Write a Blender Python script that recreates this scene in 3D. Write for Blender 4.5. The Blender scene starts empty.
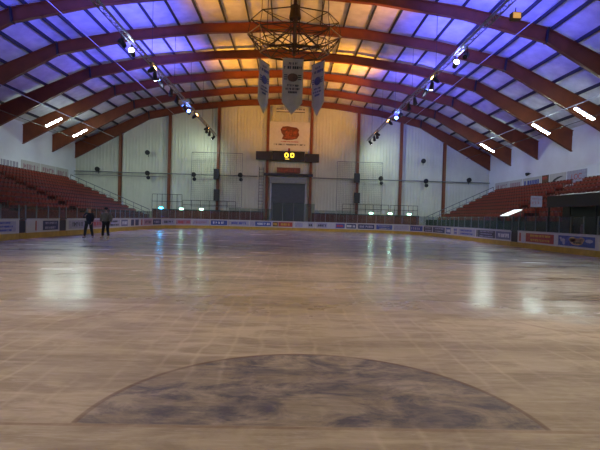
import bpy, math, random
from mathutils import Vector, Matrix
random.seed(7)
C = bpy.context.scene.collection
S = bpy.context.scene
PI = math.pi
Z = Vector((0, 0, 1))

# ------------------------------------------------------------------ camera
F = 450.0; VX, VY, ROLL, H = 289.0, 217.5, 0.027, 1.55
yc = Vector(((VX-300)/F, -(VY-225)/F, -1)).normalized()
up = Vector((math.sin(ROLL), math.cos(ROLL), 0))
zc = (up - up.dot(yc)*yc).normalized()
xc = yc.cross(zc)
W2C = Matrix((xc, yc, zc)).transposed()      # columns: world axes seen in camera space
C2W = W2C.transposed()
cam_d = bpy.data.cameras.new('camera'); cam = bpy.data.objects.new('camera', cam_d); C.objects.link(cam)
cam_d.sensor_width = 36; cam_d.lens = 27; cam_d.clip_start = .05; cam_d.clip_end = 300
M4 = C2W.to_4x4(); M4.translation = Vector((0, 0, H)); cam.matrix_world = M4
S.camera = cam
def at(px, py, Y):
    d = C2W @ Vector(((px-300)/F, -(py-225)/F, -1))
    d *= Y/d.y
    return Vector((d.x, Y, d.z+H))

# ------------------------------------------------------------------ materials
def mat(name, col, rough=.6, metal=0, noise=.0, nscale=3, bump=0, bscale=40, spec=.5, emit=None, estr=0):
    m = bpy.data.materials.new(name); m.use_nodes = True
    nt = m.node_tree; b = nt.nodes['Principled BSDF']
    b.inputs['Roughness'].default_value = rough; b.inputs['Metallic'].default_value = metal
    b.inputs['Specular IOR Level'].default_value = spec
    b.inputs['Base Color'].default_value = (*col, 1)
    tc = nt.nodes.new('ShaderNodeTexCoord')
    if noise:
        n = nt.nodes.new('ShaderNodeTexNoise'); n.inputs['Scale'].default_value = nscale; n.inputs['Detail'].default_value = 5
        nt.links.new(tc.outputs['Object'], n.inputs['Vector'])
        r = nt.nodes.new('ShaderNodeMapRange'); r.inputs['From Min'].default_value = .3; r.inputs['From Max'].default_value = .7
        r.inputs['To Min'].default_value = 1-noise; r.inputs['To Max'].default_value = 1+noise
        nt.links.new(n.outputs['Fac'], r.inputs['Value'])
        mx = nt.nodes.new('ShaderNodeVectorMath'); mx.operation = 'SCALE'; mx.inputs[0].default_value = col
        nt.links.new(r.outputs['Result'], mx.inputs['Scale']); nt.links.new(mx.outputs['Vector'], b.inputs['Base Color'])
    if bump:
        n2 = nt.nodes.new('ShaderNodeTexNoise'); n2.inputs['Scale'].default_value = bscale
        nt.links.new(tc.outputs['Object'], n2.inputs['Vector'])
        bp = nt.nodes.new('ShaderNodeBump'); bp.inputs['Strength'].default_value = bump
        nt.links.new(n2.outputs['Fac'], bp.inputs['Height']); nt.links.new(bp.outputs['Normal'], b.inputs['Normal'])
    if emit:
        b.inputs['Emission Color'].default_value = (*emit, 1); b.inputs['Emission Strength'].default_value = estr
    return m

M = dict(
 steel=mat('red_painted_steel', (.17, .040, .009), .5, noise=.18, nscale=1.5),
 purlin=mat('dark_purlin_steel', (.028, .03, .042), .6, noise=.1),
 dark=mat('dark_metal', (.02, .02, .022), .5, noise=.1),
 pipe=mat('galvanised_pipe', (.16, .17, .18), .45, .4, noise=.1),
 lpipe=mat('light_pipe', (.42, .43, .45), .5, noise=.1),
 black=mat('black_plastic', (.010, .010, .011), .45, noise=.05),
 truss=mat('truss_aluminium', (.26, .26, .27), .5, .1, noise=.1),
 clad=mat('gable_cladding', (.58, .59, .48), .6, noise=.06, nscale=.6),
 sidewall=mat('side_wall_lining', (.78, .81, .85), .6, noise=.06, nscale=.5),
 roof=mat('roof_lining', (.66, .66, .66), .7, noise=.14, nscale=1.3, bump=.15, bscale=6),
 concrete=mat('dark_concrete', (.10, .09, .085), .8, noise=.2, nscale=2),
 terrace=mat('red_brown_terrace_paint', (.11, .024, .014), .7, noise=.25, nscale=2),
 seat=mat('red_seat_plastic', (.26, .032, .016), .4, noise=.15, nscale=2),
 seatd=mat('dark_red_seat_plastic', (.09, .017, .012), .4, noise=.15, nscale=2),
 wood=mat('red_brown_boarding', (.17, .035, .018), .65, noise=.3, nscale=3),
 green=mat('dark_green_boarding', (.012, .045, .035), .6, noise=.2, nscale=3),
 white=mat('white_board_plastic', (.50, .49, .47), .4, noise=.08, nscale=2),
 cap=mat('grey_cap_rail', (.42, .42, .42), .4, noise=.05),
 yellow=mat('yellow_kick_plate', (.42, .27, .03), .45, noise=.2, nscale=3),
 blue=mat('blue_print', (.04, .07, .25), .45, noise=.35, nscale=6),
 navy=mat('navy_print', (.02, .028, .085), .45, noise=.3, nscale=6),
 greyblue=mat('grey_blue_print', (.12, .13, .22), .45, noise=.3, nscale=6),
 darkgrey=mat('charcoal_print', (.05, .05, .06), .45, noise=.3, nscale=6),
 red=mat('red_print', (.32, .045, .03), .45, noise=.3, nscale=6),
 pink=mat('faded_pink_print', (.34, .20, .24), .45, noise=.25, nscale=5),
 lilac=mat('pale_lilac_print', (.33, .32, .40), .45, noise=.2, nscale=5),
 sand=mat('sand_print', (.45, .30, .16), .45, noise=.3, nscale=8),
 ltext=mat('white_lettering', (.62, .62, .64), .5, noise=.05),
 rtext=mat('red_lettering', (.42, .05, .04), .5, noise=.05),
 ytext=mat('yellow_lettering', (.55, .35, .04), .5, noise=.05),
 dtext=mat('dark_lettering', (.03, .03, .035), .5, noise=.05),
 btext=mat('blue_lettering', (.04, .06, .3), .5, noise=.05),
 banner=mat('pale_banner_cloth', (.47, .41, .32), .8, noise=.1, nscale=2),
 poster=mat('cream_poster_vinyl', (.62, .60, .54), .7, noise=.06),
 orange=mat('orange_red_emblem', (.30, .07, .025), .6, noise=.5, nscale=4),
 orange2=mat('dark_orange_emblem', (.16, .045, .02), .6, noise=.3, nscale=4),
 shutter=mat('grey_roller_shutter', (.075, .085, .09), .5, .2, noise=.12),
 shutterbox=mat('grey_shutter_box', (.22, .24, .24), .5, noise=.1),
 tube=mat('lit_diffuser', (.9, .95, .95), .5, emit=(.78, 1, .90), estr=175),
 lensw=mat('lit_white_lens', (.9, .9, .9), .4, emit=(.9, .95, 1), estr=30),
 lensb=mat('lit_blue_lens', (.3, .4, 1), .4, emit=(.10, .2, 1), estr=30),
 lensa=mat('lit_amber_lens', (1, .7, .3), .4, emit=(1, .5, .12), estr=30),
 lensc=mat('lit_cyan_lens', (.3, .7, 1), .4, emit=(.03, .45, 1), estr=22),
 lensg=mat('lit_greenish_lens', (.7, 1, .8), .4, emit=(.5, 1, .72), estr=7),
 digit=mat('lit_yellow_digits', (1, .8, .1), .4, emit=(1, .72, .05), estr=2.5),
 glowroof=mat('white_glowing_sheet', (.85, .87, .86), .4, emit=(.9, 1, .97), estr=.9),  # sheet emits by itself, imitating light from the stairway
 skin=mat('skin', (.40, .24, .17), .6), hair=mat('fair_brown_hair', (.16, .10, .06), .8, noise=.2),
 hatm=mat('black_knit_hat', (.012, .012, .014), .9), navyc=mat('dark_navy_cloth', (.016, .02, .04), .8, noise=.2, nscale=8),
 khaki=mat('khaki_jacket_cloth', (.15, .135, .10), .85, noise=.2, nscale=8), blackc=mat('black_trouser_cloth', (.010, .010, .014), .8, noise=.2, nscale=8),
 skate=mat('skate_leather', (.035, .035, .045), .4), wskate=mat('pale_skate_boot', (.4, .4, .42), .4), blade=mat('skate_blade', (.6, .6, .62), .3, 1),
 brownbox=mat('brown_case', (.11, .055, .03), .6, noise=.3),
)
# tinted see-through rink screens
def glassmat(name, tint, fac):
    m = bpy.data.materials.new(name); m.use_nodes = True; nt = m.node_tree; nt.nodes.clear()
    o = nt.nodes.new('ShaderNodeOutputMaterial'); t = nt.nodes.new('ShaderNodeBsdfTransparent'); t.inputs[0].default_value = (*tint, 1)
    g = nt.nodes.new('ShaderNodeBsdfPrincipled'); g.inputs['Base Color'].default_value = (.09, .10, .10, 1); g.inputs['Roughness'].default_value = .25
    n = nt.nodes.new('ShaderNodeTexNoise'); n.inputs['Scale'].default_value = 2.5
    r = nt.nodes.new('ShaderNodeMapRange'); r.inputs['To Min'].default_value = fac*.6; r.inputs['To Max'].default_value = fac*1.4
    mx = nt.nodes.new('ShaderNodeMixShader')
    nt.links.new(n.outputs['Fac'], r.inputs['Value']); nt.links.new(r.outputs['Result'], mx.inputs[0])
    nt.links.new(t.outputs[0], mx.inputs[1]); nt.links.new(g.outputs[0], mx.inputs[2]); nt.links.new(mx.outputs[0], o.inputs[0])
    return m
M['glass'] = glassmat('scuffed_screen', (.88, .93, .92), .22)

def icemat():
    m = bpy.data.materials.new('rink_ice'); m.use_nodes = True; nt = m.node_tree; b = nt.nodes['Principled BSDF']
    L = nt.links.new; N = nt.nodes.new
    geo = N('ShaderNodeNewGeometry')
    def vmap(scale, rot=0):
        mp = N('ShaderNodeMapping'); mp.inputs['Scale'].default_value = scale; mp.inputs['Rotation'].default_value = (0, 0, rot)
        L(geo.outputs['Position'], mp.inputs['Vector']); return mp.outputs['Vector']
    def noise(scale, vec, detail=6, rough=.6, dist=0):
        n = N('ShaderNodeTexNoise'); n.inputs['Scale'].default_value = scale; n.inputs['Detail'].default_value = detail
        n.inputs['Roughness'].default_value = rough; n.inputs['Distortion'].default_value = dist; L(vec, n.inputs['Vector']); return n.outputs['Fac']
    def mr(v, a, c, d, e, smooth=False):
        r = N('ShaderNodeMapRange'); r.inputs['From Min'].default_value = a; r.inputs['From Max'].default_value = c
        r.inputs['To Min'].default_value = d; r.inputs['To Max'].default_value = e
        if smooth: r.interpolation_type = 'SMOOTHSTEP'
        L(v, r.inputs['Value']); return r.outputs['Result']
    def math_(op, a, c=None):
        n = N('ShaderNodeMath'); n.operation = op
        for i, v in ((0, a), (1, c)):
            if v is None: continue
            if isinstance(v, (int, float)): n.inputs[i].default_value = v
            else: L(v, n.inputs[i])
        return n.outputs[0]
    def mix(f, a, c):
        n = N('ShaderNodeMix'); n.data_type = 'RGBA'
        if isinstance(f, float): n.inputs[0].default_value = f
        else: L(f, n.inputs[0])
        for i, v in ((6, a), (7, c)):
            if isinstance(v, tuple): n.inputs[i].default_value = (*v, 1)
            else: L(v, n.inputs[i])
        return n.outputs[2]
    sep = N('ShaderNodeSeparateXYZ'); L(geo.outputs['Position'], sep.inputs[0]); X, Y = sep.outputs[0], sep.outputs[1]
    big = noise(.35, vmap((1, 1, 1)), 5, .6, .6)
    col = mix(mr(big, .3, .7, 0, 1), (.37, .33, .265), (.52, .465, .375))
    fine = noise(2.2, vmap((.55, 1.3, 1)), 8, .7, .5)
    col = mix(mr(fine, .44, .60, 0, .7), col, (.25, .215, .165))
    # dirty melt bands across the width
    bands = noise(1.0, vmap((.10, .85, 1), .06), 6, .65, .3)
    col = mix(mr(bands, .46, .60, 0, .6), col, (.22, .19, .145))
    # skate scratches: thin pale stretched streaks in several headings
    for rot, sc, amt in ((.5, 1.0, .30), (-.62, 1.0, .30), (1.35, .8, .25), (.06, 1.2, .25), (-1.2, .9, .2)):
        s = noise(5.0*sc, vmap((.12, 2.2, 1), rot), 3, .5, .15)
        line = mr(math_('ABSOLUTE', math_('SUBTRACT', s, .5)), 0, .012, amt, 0)
        msk = mr(noise(.7, vmap((1, 1, 1), rot), 2), .42, .6, 0, 1)
        col = mix(math_('MULTIPLY', line, msk), col, (.60, .56, .52))
    # flooding grid, faint crossing pale rows
    for ax, frq, ang in ((X, 3.1, 0), (Y, 2.6, 0)):
        wob = math_('ADD', math_('MULTIPLY', ax, frq), math_('MULTIPLY', noise(.8, vmap((1, 1, 1)), 3), .9))
        fr = math_('ABSOLUTE', math_('SUBTRACT', math_('FRACT', wob), .5))
        g = mr(fr, 0, .12, .45, 0)
        msk = mr(noise(.55, vmap((1, 1, 1), .3), 3), .40, .62, 0, 1)
        col = mix(math_('MULTIPLY', g, msk), col, (.58, .52, .43))
    # painted markings under worn ice
    def ring(cx, cy, r0, w):
        dx = math_('SUBTRACT', X, cx); dy = math_('SUBTRACT', Y, cy)
        d = math_('SQRT', math_('ADD', math_('MULTIPLY', dx, dx), math_('MULTIPLY', dy, dy)))
        return d, mr(math_('ABSOLUTE', math_('SUBTRACT', d, r0)), w*.5, w, 1, 0)
    wear = noise(1.7, vmap((.8, 1.3, 1)), 7, .7, .8)
    wear2 = noise(5.5, vmap((.7, 1.2, 1)), 5, .7, .5)
    wm = math_('MULTIPLY', mr(wear, .44, .58, 1.0, .28), mr(wear2, .40, .66, 1.0, .5))
    d, edge = ring(.23, 3.31, 1.77, .03)
    half = mr(Y, 3.30, 3.33, 0, 1)
    inside = math_('MULTIPLY', mr(d, 1.75, 1.78, 1, 0), half)
    col = mix(math_('MULTIPLY', inside, wm), col, (.10, .098, .135))
    col = mix(math_('MULTIPLY', math_('MULTIPLY', edge, half), mr(wear, .3, .6, .95, .5)), col, (.13, .08, .07))
    lw = mr(noise(1.3, vmap((1.5, 1, 1)), 5, .7), .35, .65, .75, .12)
    for y0, w, c, a in ((3.29, .04, (.16, .085, .06), .75), (27, .3, (.25, .06, .06), .5), (21, .3, (.08, .09, .22), .45), (33, .3, (.08, .09, .22), .45)):
        ln = mr(math_('ABSOLUTE', math_('SUBTRACT', Y, y0)), w*.45, w*.55, 1, 0)
        col = mix(math_('MULTIPLY', math_('MULTIPLY', ln, lw), a), col, c)
    for cx in (7.5, -6.6):
        d2, e2 = ring(cx, 9.3, 4.5, .06)
        col = mix(math_('MULTIPLY', math_('MULTIPLY', e2, lw), .5), col, (.20, .13, .12))
    L(col, b.inputs['Base Color'])
    wet = noise(.5, vmap((.5, 1.6, 1)), 6, .65, .5)
    # resurfaced wet ice further out, scraped matt ice around the near goal
    yy = math_('ADD', Y, math_('MULTIPLY', math_('SUBTRACT', noise(.9, vmap((.6, 1, 1)), 5, .65), .5), 5.0))
    dry = mr(yy, 6.3, 8.6, .52, 0, True)
    L(math_('ADD', mr(wet, .35, .65, .14, .28), math_('MULTIPLY', dry, .75)), b.inputs['Roughness'])
    b.inputs['Specular IOR Level'].default_value = .34; b.inputs['IOR'].default_value = 1.33
    bn = noise(3.0, vmap((.6, 1.6, 1)), 4, .55, .2)
    bp = N('ShaderNodeBump'); bp.inputs['Strength'].default_value = .7; bp.inputs['Distance'].default_value = .022
    L(bn, bp.inputs['Height']); L(bp.outputs['Normal'], b.inputs['Normal'])
    return m
M['ice'] = icemat()

# ------------------------------------------------------------------ mesh helpers
class MB:
    def __init__(s): s.v = []; s.f = []
    def add(s, vs, fs):
        o = len(s.v); s.v += [tuple(v) for v in vs]; s.f += [tuple(i+o for i in f) for f in fs]; return s
    def box(s, c, d, rot=None):
        c = Vector(c); hx, hy, hz = d[0]/2, d[1]/2, d[2]/2
        vs = [Vector((x, y, z)) for z in (-hz, hz) for y in (-hy, hy) for x in (-hx, hx)]
        if rot is not None: vs = [rot @ v for v in vs]
        return s.add([v+c for v in vs], [(0, 2, 3, 1), (4, 5, 7, 6), (0, 1, 5, 4), (2, 6, 7, 3), (0, 4, 6, 2), (1, 3, 7, 5)])
    def ell(s, c, r, n=14, k=9):
        c = Vector(c); vs = [c+Vector((0, 0, -r[2]))]
        for j in range(1, k):
            a = -PI/2+PI*j/k
            for i in range(n): vs.append(c+Vector((r[0]*math.cos(a)*math.cos(2*PI*i/n), r[1]*math.cos(a)*math.sin(2*PI*i/n), r[2]*math.sin(a))))
        vs.append(c+Vector((0, 0, r[2]))); t = len(vs)-1
        fs = [(0, 1+(i+1) % n, 1+i) for i in range(n)]+[(t, t-n+i, t-n+(i+1) % n) for i in range(n)]
        for j in range(k-2):
            for i in range(n): a = 1+j*n; fs.append((a+i, a+(i+1) % n, a+n+(i+1) % n, a+n+i))
        return s.add(vs, fs)
    def bb(s, x0, x1, y0, y1, z0, z1): return s.box(((x0+x1)/2, (y0+y1)/2, (z0+z1)/2), (abs(x1-x0), abs(y1-y0), abs(z1-z0)))
    def tube(s, a, b, r, n=8, r2=None):
        a = Vector(a); b = Vector(b); d = (b-a).normalized(); r2 = r if r2 is None else r2
        u = d.cross(Z if abs(d.z) < .9 else Vector((1, 0, 0))).normalized(); w = d.cross(u)
        vs = [a+(u*math.cos(2*PI*i/n)+w*math.sin(2*PI*i/n))*r for i in range(n)]+[b+(u*math.cos(2*PI*i/n)+w*math.sin(2*PI*i/n))*r2 for i in range(n)]
        return s.add(vs, [tuple(range(n-1, -1, -1)), tuple(range(n, 2*n))]+[(i, (i+1) % n, n+(i+1) % n, n+i) for i in range(n)])
    def prism(s, poly, off):          # poly: list of 3D points, extruded by off
        off = Vector(off); n = len(poly); vs = [Vector(p) for p in poly]
        return s.add(vs+[v+off for v in vs], [tuple(range(n-1, -1, -1)), tuple(range(n, 2*n))]+[(i, (i+1) % n, n+(i+1) % n, n+i) for i in range(n)])
    def build(s, name, m, parent=None, smooth=False):
        me = bpy.data.meshes.new(name); me.from_pydata(s.v, [], s.f); me.materials.append(m); me.update()
        if smooth: me.shade_smooth()
        o = bpy.data.objects.new(name, me); C.objects.link(o)
        if parent: o.parent = parent
        return o
def tag(o, label=None, cat=None, group=None, kind=None):
    if label: o['label'] = label
    if cat: o['category'] = cat
    if group: o['group'] = group
    if kind: o['kind'] = kind
    return o
def empty(name, loc=(0, 0, 0), rz=0, label=None, cat=None, group=None, rot=None):
    o = bpy.data.objects.new(name, None); C.objects.link(o); o.location = loc; o.rotation_euler = rot or (0, 0, rz); o.empty_display_size = .1
    return tag(o, label, cat, group)
def copy_tree(o, parent=None):
    c = o.copy(); C.objects.link(c)
    if parent: c.parent = parent
    for ch in list(o.children): copy_tree(ch, c)
    return c
def recenter(o):                      # put a mesh thing's origin at its own base centre
    me = o.data; xs = [v.co for v in me.vertices]
    lo = Vector((min(v.x for v in xs), min(v.y for v in xs), min(v.z for v in xs))); hi = Vector((max(v.x for v in xs), max(v.y for v in xs), 0))
    p = Vector(((lo.x+hi.x)/2, (lo.y+hi.y)/2, lo.z)); me.transform(Matrix.Translation(-p)); o.location = p; return o
def solo(mb, name, m, label, cat, group=None, **k): return tag(recenter(mb.build(name, m, **k)), label, cat, group)
def struct(mb, name, m): return tag(mb.build(name, m), kind='structure')
def ordn(i): return ['first', 'second', 'third', 'fourth', 'fifth', 'sixth', 'seventh', 'eighth', 'ninth', 'tenth', 'eleventh', 'twelfth', 'thirteenth', 'fourteenth', 'fifteenth', 'sixteenth'][i]
def marks(mb, x0, x1, z, h, y, seed, gap=.35, t=.006):   # a row of lettering too small to read: short upright strokes with word gaps
    r = random.Random(seed); x = x0
    while x < x1-h*.3:
        w = h*r.uniform(.35, .7); w = min(w, x1-x)
        k = r.random()
        if k < .5: mb.bb(x, x+w, y-t, y, z, z+h)
        else:
            mb.bb(x, x+w*.35, y-t, y, z, z+h); mb.bb(x+w*.35, x+w, y-t, y, z+h*r.choice((0, .4, .75)), z+h*r.choice((.85, 1)))
        x += w+h*(.18 if r.random() < .82 else .6)
    return mb

# ------------------------------------------------------------------ building shell
CX, WL, WR, GY, NY = -.75, -28.7, 27.2, 61.0, -6.0
RP = [(0, 17.75), (6.5, 17.35), (12.5, 16.6), (18.2, 15.45), (28.0, 10.95)]
BP = [(0, 16.72), (6.5, 16.32), (12.5, 15.52), (18.2, 14.15), (27.93, 8.65)]
def prof(P, x):
    u = abs(x-CX)
    for (a, za), (b, zb) in zip(P, P[1:]):
        if u <= b+1e-6 or b == P[-1][0]: return za+(zb-za)*(u-a)/(b-a)
rz_ = lambda x: prof(RP, x)
XL = -14.3; XR = 15.3; RF = 54.5; RC = 7.0; RN = -1.2

# ice with rounded far corners
def rink_outline(inset=0, y0=RN):
    p = [(XL+inset, y0), (XR-inset, y0)]
    for i in range(13):
        a = PI/2*i/12; p.append((XR-RC+(RC-inset)*math.cos(a), RF-RC+(RC-inset)*math.sin(a)))
    for i in range(13):
        a = PI/2+PI/2*i/12; p.append((XL+RC+(RC-inset)*math.cos(a), RF-RC+(RC-inset)*math.sin(a)))
    return p
ro = rink_outline()
ice = MB().prism([(x, y, -.04) for x, y in ro], (0, 0, .04)).build('ice', M['ice']); tag(ice, 'worn wet ice sheet of the rink with blue goal crease', 'ice')
ice['kind'] = 'structure'; ice.name = 'floor_ice'
struct(MB().bb(WL, WR, NY, GY, -.24, -.041), 'floor', M['concrete'])
struct(MB().bb(WL-.2, WL, NY, GY, -.24, 10.95), 'wall_left', M['sidewall'])
struct(MB().bb(WR, WR+.2, NY, GY, -.24, 10.95), 'wall_right', M['sidewall'])
# near wall follows the roof
def gable_poly(y): return [(WL, y, -.24), (WR, y, -.24)]+[(CX+u, y, z) for u, z in reversed(RP)]+[(CX-u, y, z) for u, z in RP[1:]]
struct(MB().prism(gable_poly(NY), (0, -.2, 0)), 'wall_near', M['clad'])
# far wall: ribbed cladding
mb = MB(); prev = None; x = WL; vs = []; k = 0
pat = ((0, 0), (.30, 0), (.335, -.05), (.395, -.05))
pts = []
while x < WR-.01:
    for dx, dy in pat:
        if x+dx < WR: pts.append((x+dx, GY+dy))
    x += .43
pts.append((WR, GY))
pts = sorted(set(pts+[(CX+s*u, GY) for u, _ in RP[1:-1] for s in (-1, 1)]+[(CX, GY)]))
n = len(pts)
vs = [(a, b, -.24) for a, b in pts]+[(a, b, rz_(a)) for a, b in pts]+[(a, GY+.2, -.24) for a, b in pts]+[(a, GY+.2, rz_(a)) for a, b in pts]
fs = []
for i in range(n-1):
    fs += [(i, i+1, n+i+1, n+i), (2*n+i+1, 2*n+i, 3*n+i, 3*n+i+1), (n+i, n+i+1, 3*n+i+1, 3*n+i), (2*n+i, 2*n+i+1, i+1, i)]
fs += [(0, n, 3*n, 2*n), (n-1, 3*n-1, 4*n-1, 2*n-1)]
struct(MB().add(vs, fs), 'wall_far', M['clad'])
# ceiling: faceted roof lining
up_ = [(CX-u, z) for u, z in reversed(RP)]+[(CX+u, z) for u, z in RP[1:]]
mb = MB(); n = len(up_); poly = [(x, NY, z) for x, z in up_]+[(x, NY, z+.18) for x, z in reversed(up_)]
vs = poly+[(x, GY+.2, z) for x, _, z in poly]; m2 = 2*n; fs = []
for i in range(m2): fs.append((i, (i+1) % m2, m2+(i+1) % m2, m2+i))
for i in range(n-1): fs += [(i, i+1, m2-2-i, m2-1-i), (m2+i+1, m2+i, 2*m2-1-i, 2*m2-2-i)]
struct(MB().add(vs, fs), 'ceiling', M['roof'])

# roof frames
FY = [60.75, 55, 49, 43, 37, 31, 25, 19]
def make_frame(Y):
    w = .32
    t = [(CX+s*u, z-.27) for s, L in ((-1, list(reversed(RP))), (1, RP[1:])) for u, z in L]
    t[0] = (WL+.02, t[0][1]); t[-1] = (WR-.02, t[-1][1])
    b = [(CX+s*u, z) for s, L in ((-1, list(reversed(BP))), (1, BP[1:])) for u, z in L]
    b[0] = (WL+.02, 8.65); b[-1] = (WR-.02, 8.65)
    mb = MB(); n = len(t)
    def strip(lo, hi, y0, y1):
        vs = [(x, y0, z) for x, z in lo]+[(x, y0, z) for x, z in hi]+[(x, y1, z) for x, z in lo]+[(x, y1, z) for x, z in hi]
        fs = []
        for i in range(n-1): fs += [(i, i+1, n+i+1, n+i), (2*n+i+1, 2*n+i, 3*n+i, 3*n+i+1), (n+i, n+i+1, 3*n+i+1, 3*n+i), (2*n+i, 2*n+i+1, i+1, i)]
        fs += [(0, n, 3*n, 2*n), (n-1, 3*n-1, 4*n-1, 2*n-1)]
        mb.add(vs, fs)
    strip(b, t, Y-.03, Y+.03)
    strip(b, [(x, z+.05) for x, z in b], Y-w/2, Y+w/2)
    strip([(x, z-.05) for x, z in t], t, Y-w/2, Y+w/2)
    return mb
where = ['flat against the far end wall', 'nearest in front of the far end wall', 'third counted out from the far end wall', 'fourth counted out from the far end wall',
         'seen behind the hanging central gantry', 'above the central gantry, topmost in view', 'just above the top of the view', 'high above the near ice']
for i, Y in enumerate(FY):
    r = empty('roof_frame', (CX, Y, 8.65), label='arched red steel roof frame '+where[i], cat='roof frame', group='red roof frames')
    o = make_frame(Y).build('frame_beam', M['steel'], r); o.matrix_parent_inverse = Matrix.Translation((-CX, -Y, -8.65))
    for s in (-1, 1):
        for u in (18.2,):
            x = CX+s*u
            o = MB().prism([(x-.06, Y-.2, prof(BP, x)-.03), (x+.06, Y-.2, prof(BP, x)-.03), (x+.06+s*.12, Y-.2, prof(RP, x)-.28), (x-.06+s*.12, Y-.2, prof(RP, x)-.28)], (0, .4, 0)).build('splice_plate', M['dark'], r)
            o.matrix_parent_inverse = Matrix.Translation((-CX, -Y, -8.65))
# purlins
for s, side in ((-1, 'left'), (1, 'right')):
    for i, u in enumerate((1.0, 2.9, 4.8, 6.7, 8.6, 10.5, 12.4, 14.3, 16.2, 17.4, 18.6, 20.4, 22.4, 24.4, 26.4)):
        x = CX+s*u; z = rz_(x)
        if i in (9, 10): lab = 'dark roof purlin, one of the close pair at the %s roof bend, %s edge' % (side, 'upper' if i == 9 else 'lower')
        else:
            lab = 'dark roof purlin running lengthwise, %s down from ridge on the %s slope' % (ordn(i), side)
        solo(MB().bb(x-.038, x+.038, NY+.1, GY-.06, z-.27, z-.005), 'roof_purlin', M['purlin'], lab, 'roof purlin', 'dark roof purlins')
# gable columns
cols = [-22.7, -16.2, -9.7, -3.1, 2.75, 9.1, 14.95, 20.9]
cl = ['leftmost, beyond the left stand', 'between the two left wall floodlights', 'behind the left pair of speakers', 'left of the cream poster', 'right of the cream poster', 'behind the right pair of speakers', 'right of the right speakers', 'rightmost, beyond the right stand']
for x, d in zip(cols, cl):
    m = MB().bb(x-.02, x+.02, GY-.43, GY-.10, 0-.04, prof(BP, x)+.02)
    m.bb(x-.17, x+.17, GY-.46, GY-.42, -.04, prof(BP, x)+.02).bb(x-.17, x+.17, GY-.11, GY-.07, -.04, prof(BP, x)+.02)
    solo(m, 'wall_column', M['steel'], 'red steel column on far wall, '+d, 'column', 'red end wall columns')
# long pipes on the gable and under the roof
solo(MB().tube((WL+.1, GY-.55, 6.95), (-4.35, GY-.55, 6.95), .06).tube((WL+.1, GY-.55, 6.5), (-16.2, GY-.55, 6.5), .04), 'wall_pipe', M['pipe'], 'grey horizontal pipes across far wall left of the big door', 'pipe')
solo(MB().tube((3.1, GY-.55, 6.95), (WR-.1, GY-.55, 6.95), .06), 'wall_pipe', M['pipe'], 'grey horizontal pipe across far wall right of the big door', 'pipe')
for s, side in ((-1, 'left'), (1, 'right')):
    solo(MB().tube((22.5 if s > 0 else -23.3, NY+.1, 11.1 if s > 0 else 11.5), (22.5 if s > 0 else -23.3, GY-1.0, 11.1 if s > 0 else 11.5), .045), 'roof_pipe', M['lpipe'], 'long pale pipe hung low over the %s stand' % side, 'pipe')
    solo(MB().tube((23.6 if s > 0 else -25.1, NY+.1, 10.1), (23.6 if s > 0 else -25.1, GY-1.0, 10.1), .03), 'light_conduit', M['dark'], 'thin dark conduit feeding the strip lights over the %s stand' % side, 'conduit')
    solo(MB().tube((s*15, NY+.1, 14.3), (s*15, GY-1.0, 14.3), .024), 'roof_cable', M['lpipe'], 'thin pale cable strung under the %s roof slope' % side, 'cable')

# ------------------------------------------------------------------ strip lights
def strip_light(x, y, z, s, label, group):
    r = empty('strip_light', (x, y, z), label=label, cat='light fitting', group=group, rot=(0, s*.50, 0))
    MB().bb(-.88, .88, -.13, .13, .0, .10).build('housing', M['lpipe'], r)
    MB().bb(-.83, .83, -.13, .13, -.07, .0).build('diffuser', M['tube'], r)
    m = MB()
    for q in (-.6, .6): m.tube((q, 0, .10), (q+s*1.0*.5, 0, 1.05), .015)
    m.build('hanger', M['dark'], r)
    return r
for y, d in ((34.05, 'nearest lit strip light over the right stand, at the picture edge'), (40.0, 'middle lit strip light over the right stand'), (50.9, 'farthest lit strip light over the right stand')):
    strip_light(22.4, y, 10.12, 1, d, 'lit strip lights')
for y, d in ((46.0, 'nearer lit strip light over the left stand'), (51.7, 'farther lit strip light over the left stand by the far wall')):
    strip_light(-23.9, y, 10.48, -1, d, 'lit strip lights')
for y in (4, 16, 22):  # unseen strip lights, added for ambient light
    strip_light(22.4, y, 10.12, 1, 'unseen strip light added for ambience over the near part of the right stand', 'added near right strip lights')
for y in (4, 16, 28):  # likewise added out of view, to brighten the left side
    strip_light(-23.9, y, 10.48, -1, 'unseen strip light added for ambience over the near part of the left stand', 'added near left strip lights')

# ------------------------------------------------------------------ lighting trusses and stage lights
for x, side in ((-9.6, 'left'), (9.85, 'right')):
    r = empty('lighting_truss', (x, 30, 11.8), label='long lattice lighting truss hung under the roof, %s one' % side, cat='lighting truss')
    y0, y1 = -27., 27.8
    cs = [(-.15, -.12), (.15, -.12), (0, .14)]
    for dx, dz in cs: MB().tube((dx, y0, dz), (dx, y1, dz), .036, 6).build('chord', M['truss'], r)
    m = MB(); y = y0; k = 0
    while y < y1-.3:
        for a, b in ((0, 2), (1, 2), (0, 1)):
            p, q = (cs[a], cs[b]) if k % 2 else (cs[b], cs[a])
            m.tube((p[0], y, p[1]), (q[0], y+.4, q[1]), .017, 5)
        y += .4; k += 1
    m.build('lacing', M['truss'], r)
    for fy in (31, 37, 43, 49, 55):
        m = MB().tube((0, fy-30, .14), (0, fy-30, prof(BP, x)-11.8), .015, 5); m.build('hanger', M['dark'], r)

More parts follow.
